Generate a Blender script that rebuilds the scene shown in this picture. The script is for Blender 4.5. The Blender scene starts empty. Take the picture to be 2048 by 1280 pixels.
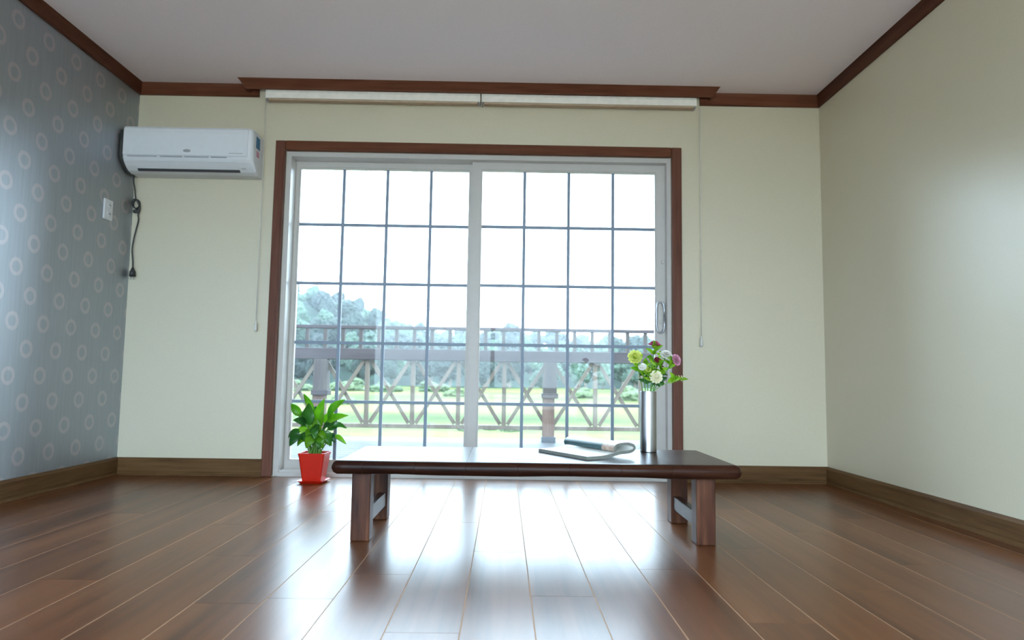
import bpy, bmesh, math, random
from mathutils import Vector, Matrix, noise

random.seed(7)
scene = bpy.context.scene
COL = scene.collection

# ------------------------------------------------------------------ camera
CAM_H, PITCH, YAW, ROLL = 0.594, 0.0854, -0.01058, -0.01504
F_PX = 1365.0
cp, sp, cy_, sy_, cr, sr = math.cos(PITCH), math.sin(PITCH), math.cos(YAW), math.sin(YAW), math.cos(ROLL), math.sin(ROLL)
Rz = Matrix(((cy_, -sy_, 0), (sy_, cy_, 0), (0, 0, 1)))
Rx = Matrix(((1, 0, 0), (0, cp, -sp), (0, sp, cp)))
Ry = Matrix(((cr, 0, sr), (0, 1, 0), (-sr, 0, cr)))
RM = Rz @ Rx @ Ry
cam = bpy.data.cameras.new('camera')
cam.sensor_width = 36.0
cam.lens = F_PX / 2048 * 36
cam.clip_start = 0.05
cam.clip_end = 2000
cam.dof.use_dof = True
cam.dof.focus_distance = 2.7
cam.dof.aperture_fstop = 3.2
cam_o = bpy.data.objects.new('camera', cam)
COL.objects.link(cam_o)
m3 = Matrix((RM.col[0], RM.col[2], -RM.col[1])).transposed()
cam_o.matrix_world = Matrix.Translation((0, 0, CAM_H)) @ m3.to_4x4()
scene.camera = cam_o

# ------------------------------------------------------------------ sky (bright even overcast)
SKY = 6.0
world = bpy.data.worlds.new('overcast_sky')
scene.world = world
world.use_nodes = True
bgn = world.node_tree.nodes['Background']
bgn.inputs['Color'].default_value = (0.64, 0.83, 1.0, 1)
bgn.inputs['Strength'].default_value = SKY

vs = scene.view_settings
vs.view_transform = 'Standard'
vs.look = 'None'
vs.gamma = 1.0
vs.exposure = 1.5
vs.use_curve_mapping = False
try:
    scene.cycles.use_denoising = True
    scene.cycles.max_bounces = 14
    scene.cycles.diffuse_bounces = 8
    scene.cycles.transparent_max_bounces = 16
    scene.cycles.sample_clamp_indirect = 8.0
    scene.cycles.use_adaptive_sampling = False
except Exception:
    pass

# ------------------------------------------------------------------ room dimensions (metres)
D = 4.088                 # window wall
XL, XR = -2.263, 1.929    # side walls
YF = -1.25                # wall behind the camera
H = 2.37
OX0, OX1, OZ1 = -1.353, 1.007, 1.96    # door opening

# sampling portals in the two glazed openings (they emit nothing, they only guide the sky light)
def portal(name, x0, x1, z0, z1, y, face):
    l = bpy.data.lights.new(name, 'AREA')
    l.shape = 'RECTANGLE'
    l.size, l.size_y = x1 - x0, z1 - z0
    l.cycles.is_portal = True
    o = bpy.data.objects.new(name, l)
    o.location = ((x0 + x1) / 2, y, (z0 + z1) / 2)
    o.rotation_euler = (math.radians(90 * face), 0, 0)
    COL.objects.link(o)
RX0, RX1, RZ1 = -1.95, 1.62, 2.2       # opening of the glazed door added behind the viewer for fill daylight
portal('window_portal', OX0, OX1, 0, OZ1, D + .21, -1)
portal('window_portal', RX0, RX1, 0, RZ1, YF - .21, 1)

# ------------------------------------------------------------------ material helpers
def new_mat(name):
    m = bpy.data.materials.new(name)
    m.use_nodes = True
    nt = m.node_tree
    return m, nt, nt.nodes['Principled BSDF']

def plain(name, col, rough=0.5, metal=0.0, spec=0.5, noise_amt=0.06, nscale=30, bump=0.0):
    m, nt, b = new_mat(name)
    N = nt.nodes
    L = nt.links
    tc = N.new('ShaderNodeTexCoord')
    nz = N.new('ShaderNodeTexNoise')
    nz.inputs['Scale'].default_value = nscale
    nz.inputs['Detail'].default_value = 4
    L.new(tc.outputs['Object'], nz.inputs['Vector'])
    r = N.new('ShaderNodeValToRGB')
    a = noise_amt
    r.color_ramp.elements[0].position = .3
    r.color_ramp.elements[1].position = .7
    r.color_ramp.elements[0].color = tuple(max(0, c * (1 - a)) for c in col) + (1,)
    r.color_ramp.elements[1].color = tuple(min(1, c * (1 + a)) for c in col) + (1,)
    L.new(nz.outputs['Fac'], r.inputs['Fac'])
    L.new(r.outputs['Color'], b.inputs['Base Color'])
    b.inputs['Roughness'].default_value = rough
    b.inputs['Metallic'].default_value = metal
    b.inputs['Specular IOR Level'].default_value = spec
    if bump:
        bp = N.new('ShaderNodeBump')
        bp.inputs['Strength'].default_value = bump
        bp.inputs['Distance'].default_value = 0.002
        L.new(nz.outputs['Fac'], bp.inputs['Height'])
        L.new(bp.outputs['Normal'], b.inputs['Normal'])
    return m

def wood(name, c_dark, c_mid, c_light, axis=1, rough=0.35, spec=0.5, fine=60, coarse=9, stretch=14, coat=0.0, rough_var=0.06, vary=0.35, bump=0.12, shift=1.0, warp=.6):
    """streaky grain along an axis; every object gets its own offset and tone"""
    m, nt, b = new_mat(name)
    N = nt.nodes
    L = nt.links
    tc = N.new('ShaderNodeTexCoord')
    oi = N.new('ShaderNodeObjectInfo')
    off = N.new('ShaderNodeVectorMath')
    off.operation = 'SCALE'
    off.inputs[0].default_value = (37.0 * shift, 53.0 * shift, 71.0 * shift)
    L.new(oi.outputs['Random'], off.inputs['Scale'])
    add = N.new('ShaderNodeVectorMath')
    add.operation = 'ADD'
    L.new(tc.outputs['Object'], add.inputs[0])
    L.new(off.outputs['Vector'], add.inputs[1])
    mp = N.new('ShaderNodeMapping')
    s = [1.0, 1.0, 1.0]
    s[axis] = 1.0 / stretch
    mp.inputs['Scale'].default_value = s
    L.new(add.outputs['Vector'], mp.inputs['Vector'])
    n1 = N.new('ShaderNodeTexNoise')
    n1.inputs['Scale'].default_value = coarse
    n1.inputs['Detail'].default_value = 6
    n1.inputs['Distortion'].default_value = warp
    n2 = N.new('ShaderNodeTexNoise')
    n2.inputs['Scale'].default_value = fine
    n2.inputs['Detail'].default_value = 5
    L.new(mp.outputs['Vector'], n1.inputs['Vector'])
    L.new(mp.outputs['Vector'], n2.inputs['Vector'])
    mx = N.new('ShaderNodeMix')
    mx.inputs['Factor'].default_value = .42
    L.new(n1.outputs['Fac'], mx.inputs['A'])
    L.new(n2.outputs['Fac'], mx.inputs['B'])
    r = N.new('ShaderNodeValToRGB')
    e = r.color_ramp.elements
    e[0].position = .34
    e[0].color = c_dark + (1,)
    e[1].position = .66
    e[1].color = c_light + (1,)
    k = e.new(.5)
    k.color = c_mid + (1,)
    L.new(mx.outputs['Result'], r.inputs['Fac'])
    hv = N.new('ShaderNodeHueSaturation')
    mr = N.new('ShaderNodeMapRange')
    mr.inputs['To Min'].default_value = 1 - vary / 2
    mr.inputs['To Max'].default_value = 1 + vary / 2
    L.new(oi.outputs['Random'], mr.inputs['Value'])
    L.new(mr.outputs['Result'], hv.inputs['Value'])
    L.new(r.outputs['Color'], hv.inputs['Color'])
    L.new(hv.outputs['Color'], b.inputs['Base Color'])
    rr = N.new('ShaderNodeMapRange')
    rr.inputs['To Min'].default_value = max(.02, rough - rough_var)
    rr.inputs['To Max'].default_value = rough + rough_var
    L.new(n2.outputs['Fac'], rr.inputs['Value'])
    L.new(rr.outputs['Result'], b.inputs['Roughness'])
    b.inputs['Specular IOR Level'].default_value = spec
    b.inputs['Coat Weight'].default_value = coat
    b.inputs['Coat Roughness'].default_value = rough
    if bump:
        bp = N.new('ShaderNodeBump')
        bp.inputs['Strength'].default_value = bump
        bp.inputs['Distance'].default_value = 0.001
        L.new(mx.outputs['Result'], bp.inputs['Height'])
        L.new(bp.outputs['Normal'], b.inputs['Normal'])
    return m

def leafy(name, col, col2, trans=0.35, rough=0.4, scale=12):
    m, nt, b = new_mat(name)
    N = nt.nodes
    L = nt.links
    tc = N.new('ShaderNodeTexCoord')
    nz = N.new('ShaderNodeTexNoise')
    nz.inputs['Scale'].default_value = scale
    nz.inputs['Detail'].default_value = 3
    L.new(tc.outputs['Object'], nz.inputs['Vector'])
    oi = N.new('ShaderNodeObjectInfo')
    ad = N.new('ShaderNodeMath')
    ad.operation = 'MULTIPLY_ADD'
    ad.inputs[1].default_value = .5
    L.new(oi.outputs['Random'], ad.inputs[0])
    sb = N.new('ShaderNodeMath')
    sb.operation = 'SUBTRACT'
    sb.inputs[1].default_value = .25
    L.new(nz.outputs['Fac'], sb.inputs[0])
    L.new(sb.outputs[0], ad.inputs[2])
    r = N.new('ShaderNodeValToRGB')
    r.color_ramp.elements[0].position = .25
    r.color_ramp.elements[0].color = col + (1,)
    r.color_ramp.elements[1].position = .75
    r.color_ramp.elements[1].color = col2 + (1,)
    L.new(ad.outputs[0], r.inputs['Fac'])
    L.new(r.outputs['Color'], b.inputs['Base Color'])
    b.inputs['Roughness'].default_value = rough
    tr = N.new('ShaderNodeBsdfTranslucent')
    L.new(r.outputs['Color'], tr.inputs['Color'])
    mix = N.new('ShaderNodeMixShader')
    mix.inputs['Fac'].default_value = trans
    out = N['Material Output']
    L.new(b.outputs['BSDF'], mix.inputs[1])
    L.new(tr.outputs['BSDF'], mix.inputs[2])
    L.new(mix.outputs['Shader'], out.inputs['Surface'])
    return m

def math_node(nt, op, a, b=None, c=None):
    n = nt.nodes.new('ShaderNodeMath')
    n.operation = op
    for i, x in enumerate((a, b, c)):
        if x is None:
            continue
        if isinstance(x, (int, float)):
            n.inputs[i].default_value = x
        else:
            nt.links.new(x, n.inputs[i])
    return n.outputs[0]

def ring_wallpaper():
    m, nt, b = new_mat('silver_ring_wallpaper')
    N = nt.nodes
    L = nt.links
    tc = N.new('ShaderNodeTexCoord')
    sx = N.new('ShaderNodeSeparateXYZ')
    L.new(tc.outputs['Object'], sx.inputs[0])
    # hand-printed wobble
    nz = N.new('ShaderNodeTexNoise')
    nz.inputs['Scale'].default_value = 22
    L.new(tc.outputs['Object'], nz.inputs['Vector'])
    PY, PZ = .2142, .2518
    facs = []
    for s in (0.0, .5):
        ds = []
        for out, o, per in ((sx.outputs['Y'], 3.151, PY), (sx.outputs['Z'], 1.0765, PZ)):
            u = math_node(nt, 'SUBTRACT', out, o)
            u = math_node(nt, 'DIVIDE', u, per)
            u = math_node(nt, 'ADD', u, .5 + s)
            u = math_node(nt, 'FRACT', u)
            u = math_node(nt, 'SUBTRACT', u, .5)
            u = math_node(nt, 'MULTIPLY', u, per)
            ds.append(math_node(nt, 'MULTIPLY', u, u))
        r = math_node(nt, 'SQRT', math_node(nt, 'ADD', ds[0], ds[1]))
        w = math_node(nt, 'MULTIPLY_ADD', nz.outputs['Fac'], .006, -.003)
        r = math_node(nt, 'ADD', r, w)
        d = math_node(nt, 'ABSOLUTE', math_node(nt, 'SUBTRACT', r, .0345))
        mr = N.new('ShaderNodeMapRange')
        mr.interpolation_type = 'SMOOTHSTEP'
        mr.inputs['From Min'].default_value = .008
        mr.inputs['From Max'].default_value = .010
        mr.inputs['To Min'].default_value = 1
        mr.inputs['To Max'].default_value = 0
        L.new(d, mr.inputs['Value'])
        facs.append(mr.outputs['Result'])
    ring = math_node(nt, 'MAXIMUM', facs[0], facs[1])
    # fine vertical weave of the paper
    mp = N.new('ShaderNodeMapping')
    mp.inputs['Scale'].default_value = (60, 60, 2)
    L.new(tc.outputs['Object'], mp.inputs['Vector'])
    wv = N.new('ShaderNodeTexNoise')
    wv.inputs['Scale'].default_value = 2
    wv.inputs['Detail'].default_value = 4
    L.new(mp.outputs['Vector'], wv.inputs['Vector'])
    br = N.new('ShaderNodeValToRGB')
    br.color_ramp.elements[0].position = .3
    br.color_ramp.elements[0].color = (.41, .42, .44, 1)
    br.color_ramp.elements[1].position = .7
    br.color_ramp.elements[1].color = (.455, .465, .485, 1)
    L.new(wv.outputs['Fac'], br.inputs['Fac'])
    mx = N.new('ShaderNodeMix')
    mx.data_type = 'RGBA'
    rf = math_node(nt, 'MULTIPLY', ring, .36)
    L.new(rf, mx.inputs['Factor'])
    L.new(br.outputs['Color'], mx.inputs['A'])
    mx.inputs['B'].default_value = (.76, .63, .60, 1)
    L.new(mx.outputs['Result'], b.inputs['Base Color'])
    b.inputs['Metallic'].default_value = 1.0
    b.inputs['Specular IOR Level'].default_value = .8
    b.inputs['Specular Tint'].default_value = (.50, .76, 1.0, 1)
    b.inputs['Roughness'].default_value = .54
    return m

def wall_paper(name, c, rough=.45, spec=.5):
    m, nt, b = new_mat(name)
    N = nt.nodes
    L = nt.links
    tc = N.new('ShaderNodeTexCoord')
    mp = N.new('ShaderNodeMapping')
    mp.inputs['Scale'].default_value = (140, 140, 260)
    L.new(tc.outputs['Object'], mp.inputs['Vector'])
    nz = N.new('ShaderNodeTexNoise')
    nz.inputs['Scale'].default_value = 1
    nz.inputs['Detail'].default_value = 3
    L.new(mp.outputs['Vector'], nz.inputs['Vector'])
    r = N.new('ShaderNodeValToRGB')
    r.color_ramp.elements[0].position = .3
    r.color_ramp.elements[0].color = tuple(x * .97 for x in c) + (1,)
    r.color_ramp.elements[1].position = .7
    r.color_ramp.elements[1].color = tuple(min(1, x * 1.03) for x in c) + (1,)
    L.new(nz.outputs['Fac'], r.inputs['Fac'])
    L.new(r.outputs['Color'], b.inputs['Base Color'])
    bp = N.new('ShaderNodeBump')
    bp.inputs['Strength'].default_value = .08
    bp.inputs['Distance'].default_value = .001
    L.new(nz.outputs['Fac'], bp.inputs['Height'])
    L.new(bp.outputs['Normal'], b.inputs['Normal'])
    b.inputs['Roughness'].default_value = rough
    b.inputs['Specular IOR Level'].default_value = spec
    return m

def glass_mat():
    m, nt, b = new_mat('window_glass')
    N = nt.nodes
    L = nt.links
    N.remove(b)
    t = N.new('ShaderNodeBsdfTransparent')
    t.inputs['Color'].default_value = (.97, .985, .98, 1)
    g = N.new('ShaderNodeBsdfGlossy')
    g.inputs['Roughness'].default_value = .01
    fr = N.new('ShaderNodeFresnel')
    fr.inputs['IOR'].default_value = 1.25
    mix = N.new('ShaderNodeMixShader')
    L.new(fr.outputs['Fac'], mix.inputs['Fac'])
    # faint white layer on the panes, standing in for veiling lens glare
    glare_veil = N.new('ShaderNodeBsdfTranslucent')
    glare_veil.inputs['Color'].default_value = (.9, .9, .9, 1)
    dm = N.new('ShaderNodeMixShader')
    dm.inputs['Fac'].default_value = .008
    L.new(t.outputs['BSDF'], dm.inputs[1])
    L.new(glare_veil.outputs['BSDF'], dm.inputs[2])
    L.new(dm.outputs['Shader'], mix.inputs[1])
    L.new(g.outputs['BSDF'], mix.inputs[2])
    L.new(mix.outputs['Shader'], N['Material Output'].inputs['Surface'])
    return m

def field_mat():
    m, nt, b = new_mat('meadow_grass')
    N = nt.nodes
    L = nt.links
    tc = N.new('ShaderNodeTexCoord')
    mp = N.new('ShaderNodeMapping')
    mp.inputs['Scale'].default_value = (.3, 1, 1)
    L.new(tc.outputs['Object'], mp.inputs['Vector'])
    n1 = N.new('ShaderNodeTexNoise')
    n1.inputs['Scale'].default_value = .2
    n1.inputs['Detail'].default_value = 5
    L.new(mp.outputs['Vector'], n1.inputs['Vector'])
    n2 = N.new('ShaderNodeTexNoise')
    n2.inputs['Scale'].default_value = 3
    n2.inputs['Detail'].default_value = 5
    L.new(tc.outputs['Object'], n2.inputs['Vector'])
    mx = N.new('ShaderNodeMix')
    mx.inputs['Factor'].default_value = .35
    L.new(n1.outputs['Fac'], mx.inputs['A'])
    L.new(n2.outputs['Fac'], mx.inputs['B'])
    r = N.new('ShaderNodeValToRGB')
    e = r.color_ramp.elements
    e[0].position = .36
    e[0].color = (.022, .038, .009, 1)
    e[1].position = .64
    e[1].color = (.105, .105, .026, 1)
    k = e.new(.5)
    k.color = (.055, .070, .015, 1)
    L.new(mx.outputs['Result'], r.inputs['Fac'])
    L.new(r.outputs['Color'], b.inputs['Base Color'])
    b.inputs['Roughness'].default_value = .95
    b.inputs['Specular IOR Level'].default_value = .1
    return m

M = {}
M['wall'] = wall_paper('cream_wallpaper', (.555, .495, .365), .36, .7)
M['ceiling'] = wall_paper('pale_ceiling_paper', (.78, .68, .675), .6)
M['rings'] = ring_wallpaper()
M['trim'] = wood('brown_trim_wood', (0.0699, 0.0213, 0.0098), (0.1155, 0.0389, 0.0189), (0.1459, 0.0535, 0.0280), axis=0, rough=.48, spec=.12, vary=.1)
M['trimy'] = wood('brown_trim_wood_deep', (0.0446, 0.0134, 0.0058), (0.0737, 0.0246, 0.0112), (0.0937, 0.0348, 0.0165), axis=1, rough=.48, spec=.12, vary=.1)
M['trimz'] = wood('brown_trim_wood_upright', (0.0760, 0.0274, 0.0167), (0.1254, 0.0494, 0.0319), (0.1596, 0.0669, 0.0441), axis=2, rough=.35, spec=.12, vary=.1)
M['skirt'] = wood('brown_baseboard_wood', (0.0585, 0.0265, 0.0094), (0.1053, 0.0515, 0.0187), (0.1404, 0.0741, 0.0296), axis=0, rough=.5, spec=.12, vary=.1)
M['skirty'] = wood('brown_baseboard_wood_deep', (0.0585, 0.0265, 0.0094), (0.1053, 0.0515, 0.0187), (0.1404, 0.0741, 0.0296), axis=1, rough=.5, spec=.12, vary=.1)
M['floor'] = wood('walnut_laminate', (0.066, 0.0205, 0.0065), (0.125, 0.0415, 0.0130), (0.165, 0.0590, 0.0200), axis=1, rough=.285, spec=.32, fine=34, coarse=11, stretch=26, vary=.18, bump=.0, rough_var=.0, warp=.0)
M['joint'] = plain('glint_painted_joint', (.52, .33, .21), .9, spec=.0)  # pale tone paints in the reflection caught along the plank edges
M['table'] = wood('stained_table_wood', (0.0108, 0.0038, 0.0027), (0.0297, 0.0097, 0.0054), (0.0594, 0.0227, 0.0108), axis=0, rough=.285, spec=.10, rough_var=.0, fine=50, coarse=9, stretch=10, vary=.06, bump=.03, shift=0.0)
M['tablez'] = wood('stained_table_wood_leg', (0.0222, 0.0067, 0.0044), (0.0740, 0.0252, 0.0126), (0.1480, 0.0577, 0.0281), axis=2, rough=.42, spec=.15, fine=55, coarse=16, stretch=12, vary=.2, bump=.15)
M['pvc'] = plain('white_window_plastic', (.50, .47, .44), .32, spec=.15, noise_amt=.02)
M['muntin'] = plain('grey_glazing_bar', (.22, .265, .33), .4, spec=.15, noise_amt=.02)
M['glass'] = glass_mat()
M['white_plastic'] = plain('white_appliance_plastic', (0.6400, 0.6480, 0.6640), .3, spec=.15, noise_amt=.015)
M['grey_plastic'] = plain('grey_plastic', (.36, .37, .39), .4)
M['dark'] = plain('black_rubber', (.025, .025, .025), .5)
M['slot'] = plain('dark_vent', (.05, .05, .055), .6)
M['teal'] = plain('blue_sticker', (.03, .16, .30), .5)
M['blind'] = plain('cream_blind_fabric', (0.7650, 0.7225, 0.6460), .5)
M['blindbar'] = plain('beige_blind_bar', (.42, .31, .21), .5)
M['cordw'] = plain('white_cord', (0.6000, 0.5920, 0.5440), .6)
M['chrome'] = plain('brushed_steel', (0.4680, 0.4770, 0.4950), .28, metal=1.0, noise_amt=.02)
M['handle'] = plain('grey_handle_metal', (0.3780, 0.3870, 0.4140), .3, metal=.6)
M['pot'] = plain('glossy_red_pot', (0.4930, 0.0136, 0.0034), .3, noise_amt=.03)
M['soil'] = plain('dark_potting_soil', (.03, .018, .012), .95, noise_amt=.5, nscale=120, bump=.6)
M['leaf'] = leafy('bright_plant_leaf', (0.1190, 0.3740, 0.0085), (0.3570, 0.6290, 0.0510), .6, .35)
M['leafd'] = leafy('deep_plant_leaf', (0.0160, 0.1040, 0.0160), (0.0640, 0.2560, 0.0240), .4, .4)
M['stemg'] = leafy('green_stem', (.08, .22, .03), (.14, .30, .05), .15)
M['fl_leaf'] = leafy('flower_leaf', (.14, .36, .01), (.38, .62, .03), .5, .45, 40)
M['fl_leafd'] = leafy('dark_flower_leaf', (.02, .10, .02), (.05, .20, .02), .35, .5, 40)
def petal_m(n, a, b_):
    return leafy(n, a, b_, .35, .55, 60)
M['magenta'] = petal_m('magenta_petal', (.55, .01, .17), (.75, .05, .30))
M['lime'] = petal_m('lime_petal', (.42, .50, .02), (.62, .66, .16))
M['white_p'] = petal_m('white_petal', (.74, .72, .66), (.85, .84, .78))
M['mauve'] = petal_m('mauve_petal', (.45, .13, .24), (.68, .36, .46))
M['maroon'] = petal_m('maroon_petal', (.14, .012, .02), (.26, .03, .05))
M['cream_p'] = petal_m('cream_petal', (.70, .62, .30), (.84, .80, .58))
M['paper'] = plain('magazine_paper', (.74, .74, .70), .35, noise_amt=.05, nscale=9)
M['page_edge'] = plain('magazine_page_edge', (0.1800, 0.1850, 0.1650), .6, noise_amt=.25, nscale=300)
M['cover'] = plain('teal_printed_cover', (0.0360, 0.0800, 0.0880), .3, noise_amt=.25, nscale=14)
M['print'] = plain('brown_printed_photo', (.34, .24, .19), .35, noise_amt=.45, nscale=38)
M['deck'] = wood('weathered_deck_board', (0.0293, 0.0306, 0.0338), (0.0428, 0.0441, 0.0477), (0.0585, 0.0599, 0.0639), axis=0, rough=.55, spec=.08, vary=.15)
M['rail'] = wood('grey_stained_rail', (0.0255, 0.0203, 0.0225), (0.0375, 0.0300, 0.0330), (0.0525, 0.0435, 0.0450), axis=0, rough=.6, spec=.08, vary=.1)
M['railz'] = wood('grey_stained_upright', (0.0300, 0.0240, 0.0240), (0.0450, 0.0375, 0.0360), (0.0638, 0.0540, 0.0480), axis=2, rough=.6, spec=.08, vary=.15)
M['brace'] = wood('pale_brace_timber', (0.0663, 0.0515, 0.0406), (0.0897, 0.0718, 0.0562), (0.1170, 0.0975, 0.0780), axis=2, rough=.65, spec=.08, vary=.15)
M['postlow'] = wood('pinkish_post_timber', (0.0680, 0.0400, 0.0304), (0.0960, 0.0600, 0.0464), (0.1200, 0.0800, 0.0640), axis=2, rough=.6, spec=.08, vary=.05)
M['metal_shoe'] = plain('dark_post_shoe', (.03, .035, .045), .5, metal=.2)
M['field'] = field_mat()
M['tree'] = leafy('tree_foliage', (.0030, .0095, .0085), (.0080, .0200, .0150), .1, .8, .8)
M['treel'] = leafy('light_tree_foliage', (.0130, .0330, .0220), (.0290, .0600, .0340), .1, .8, .8)
M['bush'] = leafy('bush_foliage', (.026, .050, .016), (.060, .085, .028), .1, .8, 1.5)
M['bark'] = plain('tree_bark', (.10, .08, .06), .9, noise_amt=.3, nscale=3)
M['hill'] = plain('hill_undergrowth', (0.0140, 0.0269, 0.0202), .95, noise_amt=.4, nscale=.15, spec=.1)
M['concrete'] = plain('pale_concrete', (.64, .57, .49), .85, nscale=2)
M['stucco'] = plain('outside_render', (.55, .54, .50), .8)

# ------------------------------------------------------------------ object helpers
def link(o, parent=None):
    COL.objects.link(o)
    if parent is not None:
        o.parent = parent
    return o

def tag(o, label, cat, group=None):
    o['label'] = label
    o['category'] = cat
    if group:
        o['group'] = group
    return o

def struct(o, label=None, cat=None):
    o['kind'] = 'structure'
    if label:
        o['label'] = label
    if cat:
        o['category'] = cat
    return o

def empty(name, loc=(0, 0, 0), rz=0.0):
    o = bpy.data.objects.new(name, None)
    o.location = loc
    o.rotation_euler = (0, 0, rz)
    o.empty_display_size = .1
    return link(o)

def mesh_obj(name, verts, faces, mat, parent=None, smooth=False, loc=(0, 0, 0), fmats=None):
    me = bpy.data.meshes.new(name)
    me.from_pydata([tuple(v) for v in verts], [], faces)
    mats = mat if isinstance(mat, (list, tuple)) else [mat]
    for k in mats:
        me.materials.append(M[k])
    if fmats:
        me.polygons.foreach_set('material_index', fmats)
    bm = bmesh.new()
    bm.from_mesh(me)
    bmesh.ops.recalc_face_normals(bm, faces=bm.faces)
    bm.to_mesh(me)
    bm.free()
    if smooth:
        me.polygons.foreach_set('use_smooth', [True] * len(me.polygons))
    o = bpy.data.objects.new(name, me)
    o.location = loc
    return link(o, parent)

_cache = {}
def box_mesh(name, sx, sy, sz, mat, bev):
    key = (name, round(sx, 4), round(sy, 4), round(sz, 4), mat, bev)
    if key in _cache:
        return _cache[key]
    bm = bmesh.new()
    bmesh.ops.create_cube(bm, size=1.0)
    for v in bm.verts:
        v.co = Vector((v.co.x * sx, v.co.y * sy, v.co.z * sz))
    if bev:
        bmesh.ops.bevel(bm, geom=bm.edges[:], offset=min(bev, .45 * min(sx, sy, sz)), segments=2 if bev > .0015 else 1, affect='EDGES', profile=.5)
    me = bpy.data.meshes.new(name)
    bm.to_mesh(me)
    bm.free()
    me.materials.append(M[mat])
    _cache[key] = me
    return me

def box(name, x0, x1, y0, y1, z0, z1, mat, parent=None, bev=0.0, rot=None, origin=(0, 0, 0)):
    """box between limits; the object's origin is the box centre"""
    me = box_mesh(name, x1 - x0, y1 - y0, z1 - z0, mat, bev)
    o = bpy.data.objects.new(name, me)
    o.location = ((x0 + x1) / 2 - origin[0], (y0 + y1) / 2 - origin[1], (z0 + z1) / 2 - origin[2])
    if rot:
        o.rotation_euler = rot
    return link(o, parent)

def boxes_mesh(name, lims, mat, parent=None):
    """several boxes of ONE continuous piece (a wall round an opening), in world coordinates"""
    vs_, fs = [], []
    for (x0, x1, y0, y1, z0, z1) in lims:
        n = len(vs_)
        vs_ += [(x0, y0, z0), (x1, y0, z0), (x1, y1, z0), (x0, y1, z0), (x0, y0, z1), (x1, y0, z1), (x1, y1, z1), (x0, y1, z1)]
        fs += [tuple(n + i for i in f) for f in ((0, 3, 2, 1), (4, 5, 6, 7), (0, 1, 5, 4), (1, 2, 6, 5), (2, 3, 7, 6), (3, 0, 4, 7))]
    return mesh_obj(name, vs_, fs, mat, parent)

def tube_geo(path, radii, n=10, cap=True):
    vs_, fs = [], []
    path = [Vector(p) for p in path]
    if isinstance(radii, (int, float)):
        radii = [radii] * len(path)
    prev = None
    for i, p in enumerate(path):
        t = (path[min(i + 1, len(path) - 1)] - path[max(i - 1, 0)]).normalized()
        if prev is None:
            a = Vector((0, 0, 1)) if abs(t.z) < .9 else Vector((1, 0, 0))
            u = t.cross(a).normalized()
        else:
            u = (prev - t * prev.dot(t)).normalized()
        prev = u
        w = t.cross(u)
        for k in range(n):
            an = 2 * math.pi * k / n
            vs_.append(p + (u * math.cos(an) + w * math.sin(an)) * radii[i])
    for i in range(len(path) - 1):
        for k in range(n):
            a, b = i * n + k, i * n + (k + 1) % n
            fs.append((a, b, b + n, a + n))
    if cap:
        fs.append(tuple(range(n - 1, -1, -1)))
        fs.append(tuple((len(path) - 1) * n + k for k in range(n)))
    return vs_, fs

def tube(name, path, radii, mat, parent=None, n=10, loc=(0, 0, 0)):
    v, f = tube_geo(path, radii, n)
    return mesh_obj(name, v, f, mat, parent, smooth=True, loc=loc)

def smooth_path(pts, sub=6):
    pts = [Vector(p) for p in pts]
    out = []
    for i in range(len(pts) - 1):
        p0, p1, p2, p3 = pts[max(i - 1, 0)], pts[i], pts[i + 1], pts[min(i + 2, len(pts) - 1)]
        for s in range(sub):
            t = s / sub
            out.append(.5 * ((2 * p1) + (p2 - p0) * t + (2 * p0 - 5 * p1 + 4 * p2 - p3) * t * t + (3 * p1 - p0 - 3 * p2 + p3) * t ** 3))
    out.append(pts[-1])
    return out

def lathe(name, prof, mat, parent=None, n=32, loc=(0, 0, 0), smooth=True):
    vs_, fs = [], []
    for (r, z) in prof:
        for k in range(n):
            a = 2 * math.pi * k / n
            vs_.append((r * math.cos(a), r * math.sin(a), z))
    for i in range(len(prof) - 1):
        for k in range(n):
            a, b = i * n + k, i * n + (k + 1) % n
            fs.append((a, b, b + n, a + n))
    return mesh_obj(name, vs_, fs, mat, parent, smooth, loc)

def sweep_plan(path, prof, segs):
    """mitred moulding: profile (distance from wall, z) along wall line; room to the right of travel"""
    P = [Vector(p) for p in path]
    nrm = []
    for i in range(len(P) - 1):
        d = (P[i + 1] - P[i]).normalized()
        nrm.append(Vector((d.y, -d.x)))
    mit = []
    for i in range(len(P)):
        if i == 0:
            mit.append(nrm[0])
        elif i == len(P) - 1:
            mit.append(nrm[-1])
        else:
            a, b = nrm[i - 1], nrm[i]
            mit.append((a + b) / (1 + a.dot(b)))
    vs_, fs = [], []
    k = len(prof)
    for i in segs:
        n0 = len(vs_)
        for j in (i, i + 1):
            for (d, z) in prof:
                q = P[j] + mit[j] * d
                vs_.append((q.x, q.y, z))
        for a in range(k):
            b = (a + 1) % k
            fs.append((n0 + a, n0 + b, n0 + k + b, n0 + k + a))
        fs.append(tuple(n0 + a for a in range(k)))
        fs.append(tuple(n0 + k + a for a in range(k)))
    return vs_, fs

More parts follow.
